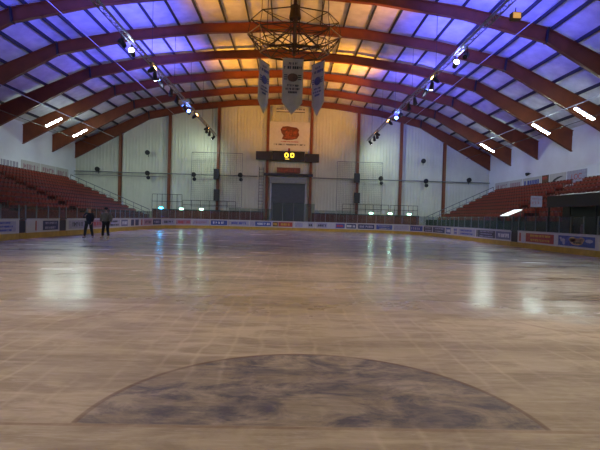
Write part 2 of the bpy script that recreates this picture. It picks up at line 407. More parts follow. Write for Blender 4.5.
LAMPS = []
def spot(name, loc, to, col, power, ang, r=.25, parent=None, blend=1):
    ld = bpy.data.lights.new(name, 'SPOT'); ld.energy = power; ld.color = col; ld.spot_size = ang; ld.spot_blend = blend; ld.shadow_soft_size = r
    o = bpy.data.objects.new(name, ld); C.objects.link(o); loc = Vector(loc); d = (Vector(to)-loc).normalized()
    o.rotation_mode = 'QUATERNION'; o.rotation_quaternion = d.to_track_quat('-Z', 'Y'); o.location = loc
    return o
def stage_light(x, y, aim, lens, label, col=None, power=0, ang=2.4, z=11.25, group='stage lights on the trusses', big=1):
    p = Vector((x, y, z)); d = (Vector(aim)-p).normalized()
    r = empty('stage_light', p, label=label, cat='stage light', group=group)
    q = d.to_track_quat('-Z', 'Y').to_matrix()
    m = MB(); a = q @ Vector((0, 0, .26*big)); b = q @ Vector((0, 0, -.18*big))
    m.tube(a, b, .13*big, 12, .17*big); m.tube(b, b+d*.04, .19*big, 12); m.tube(a-d*.08, a, .07, 8); m.build('lamp_can', M['black'], r)
    m = MB().tube(b+d*.03, b+d*.10, .17*big, 12, .12*big); m.build('lens', M[lens], r)
    m = MB(); h = 11.622-z
    m.box((0, -.2, h/2), (.05, .025, abs(h)+.05)).box((0, .2, h/2), (.05, .025, abs(h)+.05)).box((0, 0, h), (.06, .42, .03)); m.build('yoke', M['dark'], r)
    if col:
        s = spot('lamp_beam', p+d*.34*big, aim, col, power, ang)
        s.parent = r; s.location = d*.34*big
    return r
BL = (.085, .09, 1.0); AM = (1.0, .40, .012); WH = (.85, .95, 1.0); CW = (.76, .98, .80)
KB, KA = 6800, 4600
# blue washes thrown outward over the slopes, amber inward over the crown
for s, x, side in ((-1, -9.6, 'left'), (1, 9.85, 'right')):
    for y, d, k in ((26, 'lit blue stage light nearest on the %s truss' % side, 1.1), (41.3, 'lit blue stage light farther along the %s truss' % side, 1.0)):
        stage_light(x+s*.13, y, (x+s*4.5, y+(2 if s < 0 else 7), 17.2), 'lensb', d, BL, KB*k, 2.3, z=11.2)
    if s < 0: stage_light(x+s*.13, 14, (x+s*4.5, 18, 17), 'lensb', 'blue stage light on the near part of the %s truss' % side, BL, KB*1.2, 2.3, z=11.2)
    stage_light(x+s*.13, 33.8, (x+s*4, 35, 17.2), 'lensb', 'dim blue stage light beyond the first amber one, %s truss' % side, BL, KB*.6, 2.3, z=11.2)
    stage_light(x-s*.13, 44.4, (x-s*6.5, 46, 17.2), 'lensa', 'lit amber stage light far along the %s truss' % side, AM, KA*(1.0 if s < 0 else 1.7), 1.75, z=11.2)
    stage_light(x-s*.13, 50.6, (x-s*6.5, 57.5, 16.0), 'lensa', 'small amber stage light near the end of the %s truss' % side, AM, KA*(.5 if s < 0 else .7), 1.75, z=11.2)
    stage_light(x-s*.13, 30.6, (x-s*8, 33, 17.2), 'lensa', 'lit amber stage light halfway along the %s truss' % side, AM, KA*.8, 1.75, z=11.2)
    stage_light(x+s*.13, 56.6, (x+s*5, 61, 8), 'lensw', 'white stage light at the far end of the %s truss' % side, CW, 700, 2.7)
    stage_light(x+s*.13, 27.6, (x, 25.6, 11.95), 'lensw', 'white stage light beside the nearest blue one, %s truss' % side, (.6, .75, 1), 160, 1.6, z=11.25)
    stage_light(x+s*.13, 43.0, (x, 41.0, 11.95), 'lensb', 'added blue stage light just past the far one on the %s truss' % side, (.2, .35, 1), 200, 1.6, z=11.25)  # extra lamp added to throw a blue streak along the truss
    stage_light(x+s*.13, 32.2, (x+s*2, 44, 0), 'lensw', 'added bluish-white stage light between the amber and blue ones, %s truss' % side, (.62, .66, 1), 3200, 2.1)  # added flood, its bluish light tints the farther ice
    for y, d in ((36.5, 'black unlit stage light before the far blue one, %s truss'), (38.4, 'black unlit stage light just before the far blue one, %s truss'), (52.2, 'black unlit stage light past the amber lights, %s truss'), (53.9, 'black unlit stage light close to the %s truss end')):
        stage_light(x+s*.13, y, (x+s*.5, y-1.5, 6), 'black', d % side)
    stage_light(x+s*.13, 16, (x*.2, 9, 0), 'lensa', 'amber stage light over the near ice on the %s truss' % side, (1, .68, .40), 3000, 1.9)
    stage_light(x+s*.13, 6, (x*.3, 5, 0), 'lensa', 'amber stage light over the goal end on the %s truss' % side, (1, .70, .42), 1100, 2.5)
# amber box flood, hung on the right truss near the top of the photo
r = empty('box_floodlight', (10.35, 21.0, 11.25), label='square amber floodlight hung on the right truss at the top of the view', cat='floodlight')
MB().box((0, 0, 0), (.42, .30, .32)).build('lamp_housing', M['brownbox'], r); MB().box((0, -.16, 0), (.36, .02, .26)).build('lens', mat('dim_amber_lens', (.5, .28, .08), .5, noise=.3, emit=(1, .5, .15), estr=.6), r)
MB().box((0, 0, .27), (.03, .03, .30)).build('yoke', M['dark'], r)

# ------------------------------------------------------------------ central gantry
G0 = Vector((.05, 31.4, 0))
r = empty('central_gantry', G0+Vector((0, 0, 12.35)), label='dark steel lattice gantry hung from the roof over centre ice', cat='gantry')
zb = 12.35; dk = mat('dark_red_brown_steel', (.022, .010, .008), .5, noise=.2)
def ringpts(rx, ry, z, n=8, o=PI/8): return [Vector((rx*math.cos(o+2*PI*i/n), ry*math.sin(o+2*PI*i/n), z-zb)) for i in range(n)]
T = ringpts(3.05, 2.2, 15.15, 8, 0); Mi = ringpts(3.25, 2.2, 14.15, 8, 0); Bt = ringpts(2.35, 1.6, 12.95, 8, 0); I1 = ringpts(1.5, 1.1, 15.0, 8, 0)
def ring_mb(P, rad):
    m = MB()
    for i in range(len(P)): m.tube(P[i], P[(i+1) % len(P)], rad, 6)
    return m
ring_mb(T, .04).build('upper_ring', dk, r); ring_mb(Mi, .045).build('middle_ring', dk, r); ring_mb(Bt, .07).build('lower_ring', dk, r)
m = MB()
for i in range(8):
    j = (i+1) % 8
    m.tube(T[i], Mi[i], .025, 5); m.tube(T[i], Mi[j], .02, 5)
    m.tube(Mi[i], Bt[i], .04, 6); m.tube(Mi[i], Bt[j], .035, 5); m.tube(Mi[j], Bt[i], .03, 5)
    m.tube(Bt[i], Vector((0, 0, 14.8-zb)), .04, 5); m.tube(T[i], Vector((0, 0, 14.6-zb)), .03, 5)
    m.tube(Mi[i], Vector((0, 0, 13.0-zb)), .04, 5)
    mid = (Mi[i]+Bt[i])/2; m.tube(mid, (Mi[j]+Bt[j])/2, .03, 5); m.tube(mid, Vector((0, 0, 13.4-zb)), .025, 5)
m.build('lattice_strut', dk, r)
m = MB().tube((0, 0, .45), (0, 0, 16.7-zb), .13, 10)
for dx in (-.3, .3): m.tube((dx, 0, .5), (dx, 0, 16.7-zb), .04, 6)
m.build('mast', dk, r)
MB().tube((0, 0, 15.35-zb), (0, 0, 16.2-zb), .42, 14, .30).build('hoist_drum', dk, r)
for i, (dx, dy) in enumerate(((-2.2, -1.5), (2.2, -1.5), (-2.0, 1.5), (2.0, 1.5))):
    MB().tube((dx, dy, 15.1-zb), (dx*.98, dy, rz_(dx)-.3-zb), .025, 5).build('hanger', dk, r)

# ------------------------------------------------------------------ hanging banners
def hbanner(x, y, ztop, w, h, point, rz, label, tcol, emb):
    r = empty('hanging_banner', (x, y, ztop-h), rz, label=label, cat='banner', group='banners under the central gantry')
    m = MB(); N_ = 8; K = 14; vs = []; fs = []
    for s in (0, 1):
        for j in range(K+1):
            for i in range(N_+1):
                u = i/N_-.5; zt = h; low = point*(abs(u)*2)**1.0; z = zt-(zt-low)*j/K
                wob = .03*math.sin(6*u+2.2*j/K*2)
                vs.append((u*w, wob+(.012 if s else -.012), z))
    R = N_+1
    for s in (0, 1):
        o = s*R*(K+1)
        for j in range(K):
            for i in range(N_):
                q = (o+j*R+i, o+j*R+i+1, o+(j+1)*R+i+1, o+(j+1)*R+i); fs.append(q if s else q[::-1])
    o2 = R*(K+1); edge = [i for i in range(R)]+[j*R+N_ for j in range(1, K+1)]+[K*R+i for i in range(N_-1, -1, -1)]+[j*R for j in range(K-1, 0, -1)]
    for a, b in zip(edge, edge[1:]+edge[:1]): fs.append((a, b, o2+b, o2+a))
    m.add(vs, fs).build('banner_cloth', M['banner'], r, smooth=False)
    MB().tube((-w/2-.06, 0, h+.02), (w/2+.06, 0, h+.02), .03, 8).build('top_pole', M['dark'], r)
    # round club badge with wings
    m = MB(); ew = w*.20; ez = h*.66
    m.prism([(ew*math.cos(2*PI*i/14)*1.25, -.06, ez+ew*math.sin(2*PI*i/14)) for i in range(14)], (0, .018, 0))
    m.build('emblem', M[emb], r)
    m = MB()
    for dz in (-.12, 0.02, .16): m.bb(-w*.42, -ew*1.3, -.058, -.045, ez+dz-.03, ez+dz+.03).bb(ew*1.3, w*.42, -.058, -.045, ez+dz-.03, ez+dz+.03)
    m.build('emblem_stripe', M[tcol], r)
    m = MB()
    marks(m, -w*.2, w*.24, h*.885, h*.042, -.048, 3); marks(m, -w*.42, w*.42, h*.81, h*.05, -.048, 5)
    marks(m, -w*.26, w*.30, h*.50, h*.036, -.048, 6, ); marks(m, -w*.33, w*.35, h*.44, h*.036, -.048, 8); marks(m, -w*.2, w*.22, h*.38, h*.036, -.048, 9)
    m.build('lettering', M[tcol], r)
    m = MB()
    for q in (-w*.4, w*.4): m.tube((q, 0, h), (q, 0, h+.25), .012, 5)
    m.build('cord', M['dark'], r)
    return r
p = at(293.2, 58.5, 31); hbanner(p.x, 31, p.z, 1.42, 3.85, .85, .03, 'broad pale pointed banner hanging in the middle under the gantry', 'dtext', 'brownbox')
p = at(264.2, 62, 31); hbanner(p.x, 31, p.z, 1.42, 3.55, .85, 1.12, 'narrow-looking pointed banner turned sideways, left of the middle banner', 'navy', 'navy')
p = at(318.5, 63, 31); hbanner(p.x, 31, p.z, 1.42, 3.65, .85, -1.0, 'narrow-looking pointed banner turned sideways, right of the middle banner', 'navy', 'navy')

# ------------------------------------------------------------------ gable fittings
# scoreboard
sb = empty('scoreboard', (0, 60.1, 9.05), label='black electronic scoreboard showing two yellow zeros above the door', cat='scoreboard')
def sbp(mb, name, m): o = mb.build(name, m, sb); o.matrix_parent_inverse = Matrix.Translation((0, -60.1, -9.05)); return o
sbp(MB().bb(-2.45, 1.85, 59.95, 60.3, 9.08, 10.32), 'centre_cabinet', M['black'])
sbp(MB().bb(-4.62, -2.5, 60.0, 60.3, 9.15, 10.25), 'side_cabinet', M['black'])
sbp(MB().bb(1.9, 3.8, 60.0, 60.3, 9.0, 10.1), 'side_cabinet', M['black'])
def zero(m, cx, cz, w, h, t, y):
    n = 16
    for i in range(n):
        a, b = 2*PI*i/n, 2*PI*(i+1)/n
        f = lambda q, k: (cx+(w/2-k)*math.copysign(abs(math.cos(q))**.7, math.cos(q)), y, cz+(h/2-k)*math.copysign(abs(math.sin(q))**.7, math.sin(q)))
        m.prism([f(a, 0), f(b, 0), f(b, t), f(a, t)], (0, .03, 0))
m = MB(); zero(m, -.55, 9.82, .52, .62, .13, 59.91); zero(m, .20, 9.82, .52, .62, .13, 59.91)
m.bb(-.72, -.18, 59.91, 59.94, 9.28, 9.33); sbp(m, 'lit_digit', M['digit'])
sbp(MB().bb(-.35, -.1, 60.0, 60.2, 10.32, 10.75), 'top_horn', mat('dark_red_lamp', (.2, .01, .01), .5))
# bracket frame between columns that carries it
sbp(MB().bb(-3.0, -2.9, 60.25, 60.53, 9.0, 10.4).bb(2.55, 2.65, 60.25, 60.53, 9.0, 10.2), 'bracket', M['steel'])
# cream poster with orange emblem
po = empty('club_poster', (-.35, 60.5, 10.4), label='large cream club poster with red and orange emblem above the scoreboard', cat='poster')
def pop(mb, name, m): o = mb.build(name, m, po); o.matrix_parent_inverse = Matrix.Translation((.35, -60.5, -10.4)); return o
pop(MB().bb(-2.9, 2.5, 60.48, 60.52, 10.45, 14.35), 'poster_sheet', M['poster'])
m = MB(); cx, cz = -.2, 12.75
out = [(-1.25, .55), (-.95, .95), (-.3, 1.02), (.2, .92), (.9, .85), (1.25, .55), (1.15, .25), (1.28, -.15), (1.0, -.62), (.4, -.78), (-.4, -.85), (-1.05, -.72), (-.85, -.25), (-1.1, .1)]
m.prism([(cx+a, 60.455, cz+b) for a, b in out], (0, .022, 0)); pop(m, 'emblem', M['orange2'])
m = MB()
def blob(m, ox, oz, rx, rz, y, n=12): m.prism([(cx+ox+rx*math.cos(2*PI*i/n), y, cz+oz+rz*math.sin(2*PI*i/n)) for i in range(n)], (0, .012, 0))
blob(m, -.35, .0, .28, .42, .0+60.44); blob(m, .15, .15, .22, .36, 60.44); blob(m, .75, .1, .30, .38, 60.44); blob(m, .1, -.5, .8, .16, 60.44); blob(m, -.75, .62, .32, .16, 60.44)
pop(m, 'emblem_highlight', M['orange'])
pop(marks(MB(), -1.4, 1.0, 11.62, .14, 60.478, 12), 'lettering', M['rtext'])
pop(marks(MB(), -2.3, 1.9, 11.20, .20, 60.478, 13), 'lettering', M['dtext'])
# long name board above the poster
nb = empty('name_board', (-.15, 60.3, 15.5), label='long narrow two-line name board high under the gable frame', cat='sign')
o = MB().bb(-1.95, 1.95, -.02, .02, 0, .62).build('sign_panel', M['poster'], nb)
m = marks(MB(), -1.9, 1.9, .38, .2, -.02, 31); m.bb(-1.9, 1.9, -.028, -.02, .05, .16); m.build('lettering', M['darkgrey'], nb)
# door opening: shutter, box, surround
dr = tag(MB().bb(-2.45, 2.05, 60.66, 60.72, -.04, 6.1).build('door_1', M['shutter']), kind='structure')
m = MB(); z = .1
while z < 6.05: m.bb(-2.4, 2.0, 60.645, 60.66, z, z+.1); z += .2
m.build('shutter_slat', M['shutter'], dr)
o = MB().bb(-2.65, 2.2, 60.35, 60.75, 6.1, 6.95).build('shutter_box', M['shutterbox'], dr)
MB().bb(-2.65, -2.45, 60.6, 60.75, -.04, 6.1).bb(2.05, 2.25, 60.6, 60.75, -.04, 6.1).build('guide_rail', M['lpipe'], dr)
solo(MB().bb(-3.5, 3.05, 60.35, 60.56, 7.1, 7.42), 'lintel_beam', M['dark'], 'dark horizontal steel beam over the big roller shutter', 'beam')
sg = empty('wall_sign', (-.2, 60.4, 7.5), label='dull orange-red sign with faded lettering between scoreboard and roller shutter', cat='sign')
MB().bb(-1.6, 1.55, 0, .08, 0, .72).build('sign_panel', M['orange2'], sg); marks(MB(), -1.3, 1.2, .2, .3, 0, 40).build('lettering', M['orange'], sg)
# access ladder left of door
m = MB()
for x in (-4.15, -3.55): m.tube((x, 60.55, 0), (x, 60.55, 8.2), .035, 6)
z = .3
while z < 8.1: m.tube((-4.15, 60.55, z), (-3.55, 60.55, z), .022, 5); z += .42
for z in (2.5, 3.6, 4.7, 5.8, 6.9, 8.0):
    m.tube((-4.15, 60.55, z), (-4.05, 60.05, z), .018, 5).tube((-4.05, 60.05, z), (-3.65, 60.05, z), .018, 5).tube((-3.65, 60.05, z), (-3.55, 60.55, z), .018, 5)
solo(m, 'access_ladder', M['dark'], 'dark caged ladder up the wall left of the roller shutter', 'ladder')
# speakers on the two dark columns
for px, py, h, d in ((216.5, 174, 1.35, 'upper black loudspeaker on the column left of the ladder'), (216.5, 195, 1.5, 'lower black loudspeaker on the column left of the ladder'),
                     (357, 178, 1.2, 'upper black loudspeaker on the column right of the door'), (357, 198, 1.4, 'lower black loudspeaker on the column right of the door')):
    p = at(px, py, 60.0)
    r = empty('loudspeaker', (p.x, 60.0, p.z-h/2), label=d, cat='loudspeaker', group='column loudspeakers')
    MB().bb(-.36, .36, -.22, .22, 0, h).build('cabinet', M['black'], r); MB().bb(-.31, .31, -.235, -.22, .06, h-.06).build('grille', M['dark'], r)
    MB().bb(-.08, .08, .2, .53, h*.78, h*.9).build('bracket', M['dark'], r)
# small floodlights / horn speakers on the gable
for px, py, d in ((98, 168.5, 'small dark wall floodlight past the end of the left stand'), (148, 152, 'small dark wall floodlight, upper of two on the left far wall'), (148, 172.5, 'small dark double wall lamp, lower of two on the left far wall'),
                  (194, 174, 'small dark wall lamp on the pipe left of the left speakers'), (240.5, 174.5, 'small dark wall lamp on the pipe left of the ladder'),
                  (380.5, 178, 'small dark wall lamp on the pipe right of the right speakers'), (423, 160.5, 'small dark wall floodlight, upper of two on the right far wall'), (425.5, 180.5, 'small dark double wall lamp, lower of two on the right far wall'), (468.5, 179.5, 'small dark wall floodlight past the rightmost column')):
    p = at(px, py, 60.3)
    r = empty('wall_lamp', (p.x, 60.3, p.z), label=d, cat='wall lamp', group='small dark wall lamps')
    MB().tube((0, .1, 0), (0, -.25, -.1), .2, 10, .34).build('lamp_head', M['dark'], r)
    if 'double' in d or 'pipe' in d: MB().tube((.1, .1, -.6), (.1, -.2, -.7), .18, 10, .26).build('lamp_head', M['dark'], r)
    MB().tube((0, 0, 0), (0, .62, 0), .05, 6).tube((.05, .1, -.65), (.05, .1, 0), .04, 6).build('bracket', M['dark'], r)
# pale rope-hung netting frames
for x0, x1, z0, z1, d in ((-12.9, -6.3, 2.7, 9.75, 'fine grey practice netting on the far wall left of the door'), (6.2, 12.2, 2.7, 9.1, 'fine grey practice netting on the far wall right of the door')):
    r = empty('practice_net', ((x0+x1)/2, 59.3, z0), label=d, cat='net')
    w = (x1-x0)/2; h = z1-z0
    MB().tube((-w, 0, 0), (-w, 0, h), .03, 6).tube((w, 0, 0), (w, 0, h), .03, 6).tube((-w, 0, h), (w, 0, h), .04, 6).tube((-w, 0, 0), (w, 0, 0), .03, 6).tube((-w, 0, h), (-w, 1.62, h), .02, 5).tube((w, 0, h), (w, 1.62, h), .02, 5).build('net_frame', M['pipe'], r)
    m = MB(); k = 26
    for i in range(1, k): q = -w+2*w*i/k; m.tube((q, 0, 0), (q, 0, h), .007, 3)
    for i in range(1, k): q = h*i/k; m.tube((-w, 0, q), (w, 0, q), .007, 3)
    m.build('net_mesh', M['dark'], r)
# low timber barrier behind the far boards with green top rail
for x0, x1, d in ((-17.6, -3.3, 'red-brown timber barrier with green rail, left of the door'), (2.9, 16.9, 'red-brown timber barrier with green rail, right of the door')):
    r = empty('timber_barrier', ((x0+x1)/2, 58.2, -.04), label=d, cat='barrier'); w = (x1-x0)/2
    m = MB(); x = -w
    while x < w-.01: m.bb(x+.01, min(x+.58, w), -.05, .05, 0, 2.15); x += .6
    m.build('boarding', M['wood'], r)
    MB().bb(-w, w, -.12, .12, 2.15, 2.27).build('top_rail', M['green'], r)
for x0, x1, z1, d in ((-17.6, -13.8, 4.1, 'tall dark guard rail cage over the left barrier end'), (-13.7, -6.9, 3.4, 'long thin guard rail above the left timber barrier'), (6.9, 12.9, 3.5, 'long thin guard rail above the right timber barrier'), (13.1, 16.7, 3.5, 'dark guard rail cage over the right barrier end')):
    m = MB(); n = 6
    for i in range(n+1): x = x0+(x1-x0)*i/n; m.tube((x, 58.2, 2.27), (x, 58.2, z1), .03, 5)
    for z in (z1, (z1+2.27)/2): m.tube((x0, 58.2, z), (x1, 58.2, z), .03, 5)
    solo(m, 'guard_rail', M['dark'], d, 'guard rail')
# bulkhead lights
for px, py, lens, col, pw, d in ((161, 208, 'lensc', (.05, .45, 1), 60, 'small cyan-blue bulkhead light low on the far wall, far left'), (181.5, 209, 'lensg', (.6, 1, .8), 22, 'greenish bulkhead light, left of the pair between blue light and speakers'), (201.5, 209.3, 'lensg', (.6, 1, .8), 18, 'greenish bulkhead light, right of the pair between blue light and speakers'),
                                 (371, 213.3, 'lensg', (.6, 1, .8), 22, 'greenish bulkhead light nearest the right speakers'), (390, 213.8, 'lensg', (.6, 1, .8), 25, 'greenish bulkhead light, middle of the right three'), (409, 214.3, 'lensg', (.6, 1, .8), 18, 'greenish bulkhead light, rightmost low on the far wall')):
    p = at(px, py, 57.7)
    r = empty('bulkhead_light', (p.x, 57.7, p.z), label=d, cat='wall light', group='low bulkhead lights')
    MB().bb(-.26, .26, -.02, .10, -.10, .12).build('housing', M['dark'], r); MB().bb(-.24, .24, -.10, -.02, -.09, .11).build('lens', M[lens], r)
    MB().bb(-.03, .03, .06, .375, -.16, -.05).build('bracket', M['dark'], r)
    ld = bpy.data.lights.new('bulkhead_beam', 'POINT'); ld.energy = pw; ld.color = col; ld.shadow_soft_size = .2; lo = bpy.data.objects.new('bulkhead_beam', ld); C.objects.link(lo); lo.parent = r; lo.location = (0, -.35, 0)

# ------------------------------------------------------------------ rink boards
def advert(parent, x0, x1, z0, z1, bg, fg, rows, seed, y=-.001):
    a = MB().bb(x0, x1, y-.012, y, z0, z1).build('advert', M[bg], parent)
    if rows:
        m = MB(); h = (z1-z0)*(.62/rows); r = random.Random(seed)
        for k in range(rows):
            zz = z0+(z1-z0)*((k+.5)/rows)-h*.4; inset = r.uniform(.06, .2)*(x1-x0)
            marks(m, x0+inset, x1-r.uniform(.06, .2)*(x1-x0), zz, h*.8, y-.012, seed*7+k)
        m.build('lettering', M[fg], a)
    return a
def board(p0, p1, gz, ads, label, group, seed=1, glass=True, panel='white', gap=False, npane=None):
    p0 = Vector(p0); p1 = Vector(p1); L = (p1-p0).length; c = (p0+p1)/2; ang = math.atan2(p1.y-p0.y, p1.x-p0.x)
    r = empty('rink_board', (c.x, c.y, 0), ang, label=label, cat='rink board', group=group)
    h = L/2-.012
    if gap:
        MB().bb(-h, h, .03, .08, .34, 1.0).build('gap_dark_panel', M['black'], r)  # black panel stands in for the darkness of the open gap
    else: MB().bb(-h, h, 0, .08, .32, 1.04).build('panel', M[panel], r)
    MB().bb(-h, h, -.02, .08, 0, .32).build('kick_plate', M['yellow'], r)
    MB().bb(-h, h, -.03, .12, 1.04, 1.10).build('cap_rail', M['cap' if not gap else 'dark'], r)
    for i, (a, b, bg, fg, rows) in enumerate(ads):
        advert(r, -h+a*2*h, -h+b*2*h, .42, .97, bg, fg, rows, seed+i)
    if glass:
        n = npane or max(1, round(L/1.25)); P = MB().bb(0, .05, .02, .08, 1.10, gz)  .build('post', M['pipe'], r); P.location.x = -h
        for i in range(1, n): q = P.copy(); C.objects.link(q); q.parent = r; q.location.x = -h+2*h*i/n
        g = MB().bb(0, 2*h/n-.07, .045, .057, 1.10, gz-.03).build('glass_pane', M['glass'], r); g.location.x = -h+.06
        for i in range(1, n): q = g.copy(); C.objects.link(q); q.parent = r; q.location.x = -h+.06+2*h*i/n
    return r
G = 'rink boards with screens'
# right side, ordered from near to far (local x runs far -> near so that local +y faces outward)
right = [
 (18.6, 22.0, [(.1, .9, 'lilac', 'btext', 2)], 'white rink board on the right outside the view'),
 (22.0, 25.2, [(.02, .98, 'blue', 'ltext', 0)], 'blue rink board with sandy yellow picture at right picture edge'),
 (25.2, 28.9, [(.10, .93, 'red', 'ytext', 2)], 'rink board with red advert and yellow mark, right side'),
 (28.9, 29.7, [(.45, .70, 'red', 'ltext', 0)], 'narrow white rink board with red stripe beside dark gate'),
 (29.7, 30.6, [], 'dark open gate section in the right rink boards'),
 (30.6, 32.9, [(.02, .98, 'greyblue', 'ltext', 1)], 'grey-blue advert rink board just beyond the right gate'),
 (32.9, 36.1, [(.02, .98, 'darkgrey', 'lilac', 3)], 'charcoal advert rink board with pale lines on the right side'),
 (36.1, 40.4, [(.0, .04, 'dtext', 'ltext', 0), (.1, .95, 'lilac', 'btext', 2)], 'pale lilac advert rink board with blue lettering, right side'),
 (40.4, 43.6, [(.02, .3, 'lilac', 'btext', 2), (.55, .95, 'blue', 'ltext', 1)], 'rink board with blue and white advert near right corner'),
 (43.6, 47.5, [(.04, .96, 'navy', 'lilac', 2)], 'navy advert rink board right before the right far corner')]
for i, (a, b, ads, lab) in enumerate(right):
    ads = [(1-q, 1-p_, bg, fg, n_) for p_, q, bg, fg, n_ in ads]   # given from near end to far end
    r = board((XR, b), (XR, a), 2.03, ads, lab, G, 100+i*5, gap=(not ads))
    r.rotation_euler.z = -PI/2
    for ch in r.children: pass
    # outward is +x: mirror local y
    r.rotation_euler.z = -PI/2; r.scale = (1, 1, 1)
    if i == 1:    # sandy figure and white streak artwork
        m = MB()
        for ox, oz, rx, rz in ((.1, .68, .55, .19), (-.25, .78, .3, .14), (.5, .80, .25, .12)):
            m.prism([(ox+rx*math.cos(2*PI*k/14), -.03, oz+rz*math.sin(2*PI*k/14)) for k in range(14)], (0, .015, 0))
        ad = [c for c in r.children if c.name.startswith('advert')][0]; m.build('picture', M['sand'], ad)
        m = MB(); marks(m, -.15, .55, .58, .09, -.032, 77); m.build('lettering', M['dtext'], ad)
        m = MB()
        for ox, oz, rx, rz in ((-1.1, .72, .22, .10), (-1.0, .60, .12, .14), (-1.3, .82, .10, .06), (1.1, .75, .3, .10)):
            m.prism([(ox+rx*math.cos(2*PI*k/9), -.024, oz+rz*math.sin(2*PI*k/9)) for k in range(9)], (0, .01, 0))
        m.build('picture_highlight', M['lilac'], ad)
left = [
 (17.5, 21.2, [(.1, .9, 'lilac', 'btext', 2)], 'white rink board on the left outside the view'),
 (21.2, 24.25, [(.02, .90, 'lilac', 'btext', 3)], 'white rink board with blue and red lines at left picture edge'),
 (24.25, 24.85, [], 'narrow dark gap in the left rink boards near picture edge'),
 (24.85, 25.9, [(.88, .99, 'red', 'ltext', 0)], 'narrow white rink board with red end stripe, left side'),
 (25.9, 28.45, [(.25, .93, 'navy', 'lilac', 2)], 'white rink board with blue advert, between the left gaps'),
 (28.45, 29.3, [], 'dark gate gap in the left rink boards left of the skaters'),
 (29.3, 32.3, [(.1, .95, 'lilac', 'dtext', 1)], 'pale grey rink board behind the left skater'),
 (32.3, 35.4, [(.1, .9, 'pink', 'rtext', 1)], 'faded pink advert rink board between the two skaters'),
 (35.4, 38.6, [(.15, .95, 'lilac', 'dtext', 2)], 'grey-text rink board right behind the khaki-jacketed skater'),
 (38.6, 42.0, [(.05, .5, 'greyblue', 'ltext', 1), (.75, .98, 'navy', 'ltext', 0)], 'rink board with grey-blue and navy adverts, right of skaters'),
 (42.0, 47.5, [(.05, .22, 'navy', 'ltext', 0), (.35, .42, 'red', 'ltext', 0), (.5, .97, 'pink', 'dtext', 1)], 'rink board with navy square and pink advert before left far corner')]
for i, (a, b, ads, lab) in enumerate(left):
    r = board((XL, a), (XL, b), 1.84, ads, lab, G, 300+i*5, gap=(not ads))
    r.rotation_euler.z = PI/2
def arc(cx, a0, a1): return (cx+RC*math.cos(a0), RF-RC+RC*math.sin(a0)), (cx+RC*math.cos(a1), RF-RC+RC*math.sin(a1))
NA = 5
nm = ['first', 'second', 'middle', 'fourth', 'last']
cadL = [('navy', 'lilac', 1), ('lilac', 'dtext', 1), ('pink', 'rtext', 1), ('lilac', 'pink', 1), ('blue', 'ltext', 1)]
cadR = [('darkgrey', 'lilac', 2), ('blue', 'lilac', 1), ('lilac', 'dtext', 0), ('blue', 'lilac', 2), ('navy', 'lilac', 1)]
for k in range(NA):
    a0, a1 = PI-PI/2*k/NA, PI-PI/2*(k+1)/NA
    q0, q1 = arc(XL+RC, a0, a1); bg, fg, n_ = cadL[k]
    board(q0, q1, 2.1, [(.05, .95, bg, fg, n_)], '%s curved corner rink board at the far left, counted from the left stand' % nm[k], G, 500+k, npane=2)
    b0, b1 = PI/2*(k+1)/NA, PI/2*k/NA
    q0, q1 = arc(XR-RC, b0, b1); bg, fg, n_ = cadR[k]
    board(q0, q1, 2.1, [(.05, .95, bg, fg, n_)], '%s curved corner rink board at the far right, counted from the right stand' % nm[k], G, 520+k, npane=2)
X0, X1 = XL+RC, XR-RC; n = 6
fads = [([(.0, .96, 'lilac', 'btext', 1)], 'far rink board with white and blue lettering at the left end'), ([(.0, .22, 'lilac', 'ltext', 0), (.24, .98, 'blue', 'ltext', 1)], 'far rink board with blue advert left of the door'),
        ([(.05, .3, 'brownbox', 'ytext', 1), (.32, .98, 'red', 'ytext', 1)], 'far rink board with red advert in front of the roller shutter'), ([(.1, .45, 'lilac', 'dtext', 0), (.7, .95, 'lilac', 'dtext', 1)], 'mostly white far rink board just right of the door'),
        ([(.1, .6, 'lilac', 'dtext', 1)], 'white far rink board with dark lettering'), ([(.0, .42, 'blue', 'rtext', 1), (.5, .95, 'navy', 'ltext', 1)], 'far rink board with blue and navy adverts at the right end')]
for k in range(n):
    xa, xb = X0+(X1-X0)*k/n, X0+(X1-X0)*(k+1)/n
    tall = k in (2, 3)
    board((xa, RF), (xb, RF), 3.3 if tall else 2.55, fads[k][0], fads[k][1], G, 540+k, npane=2)

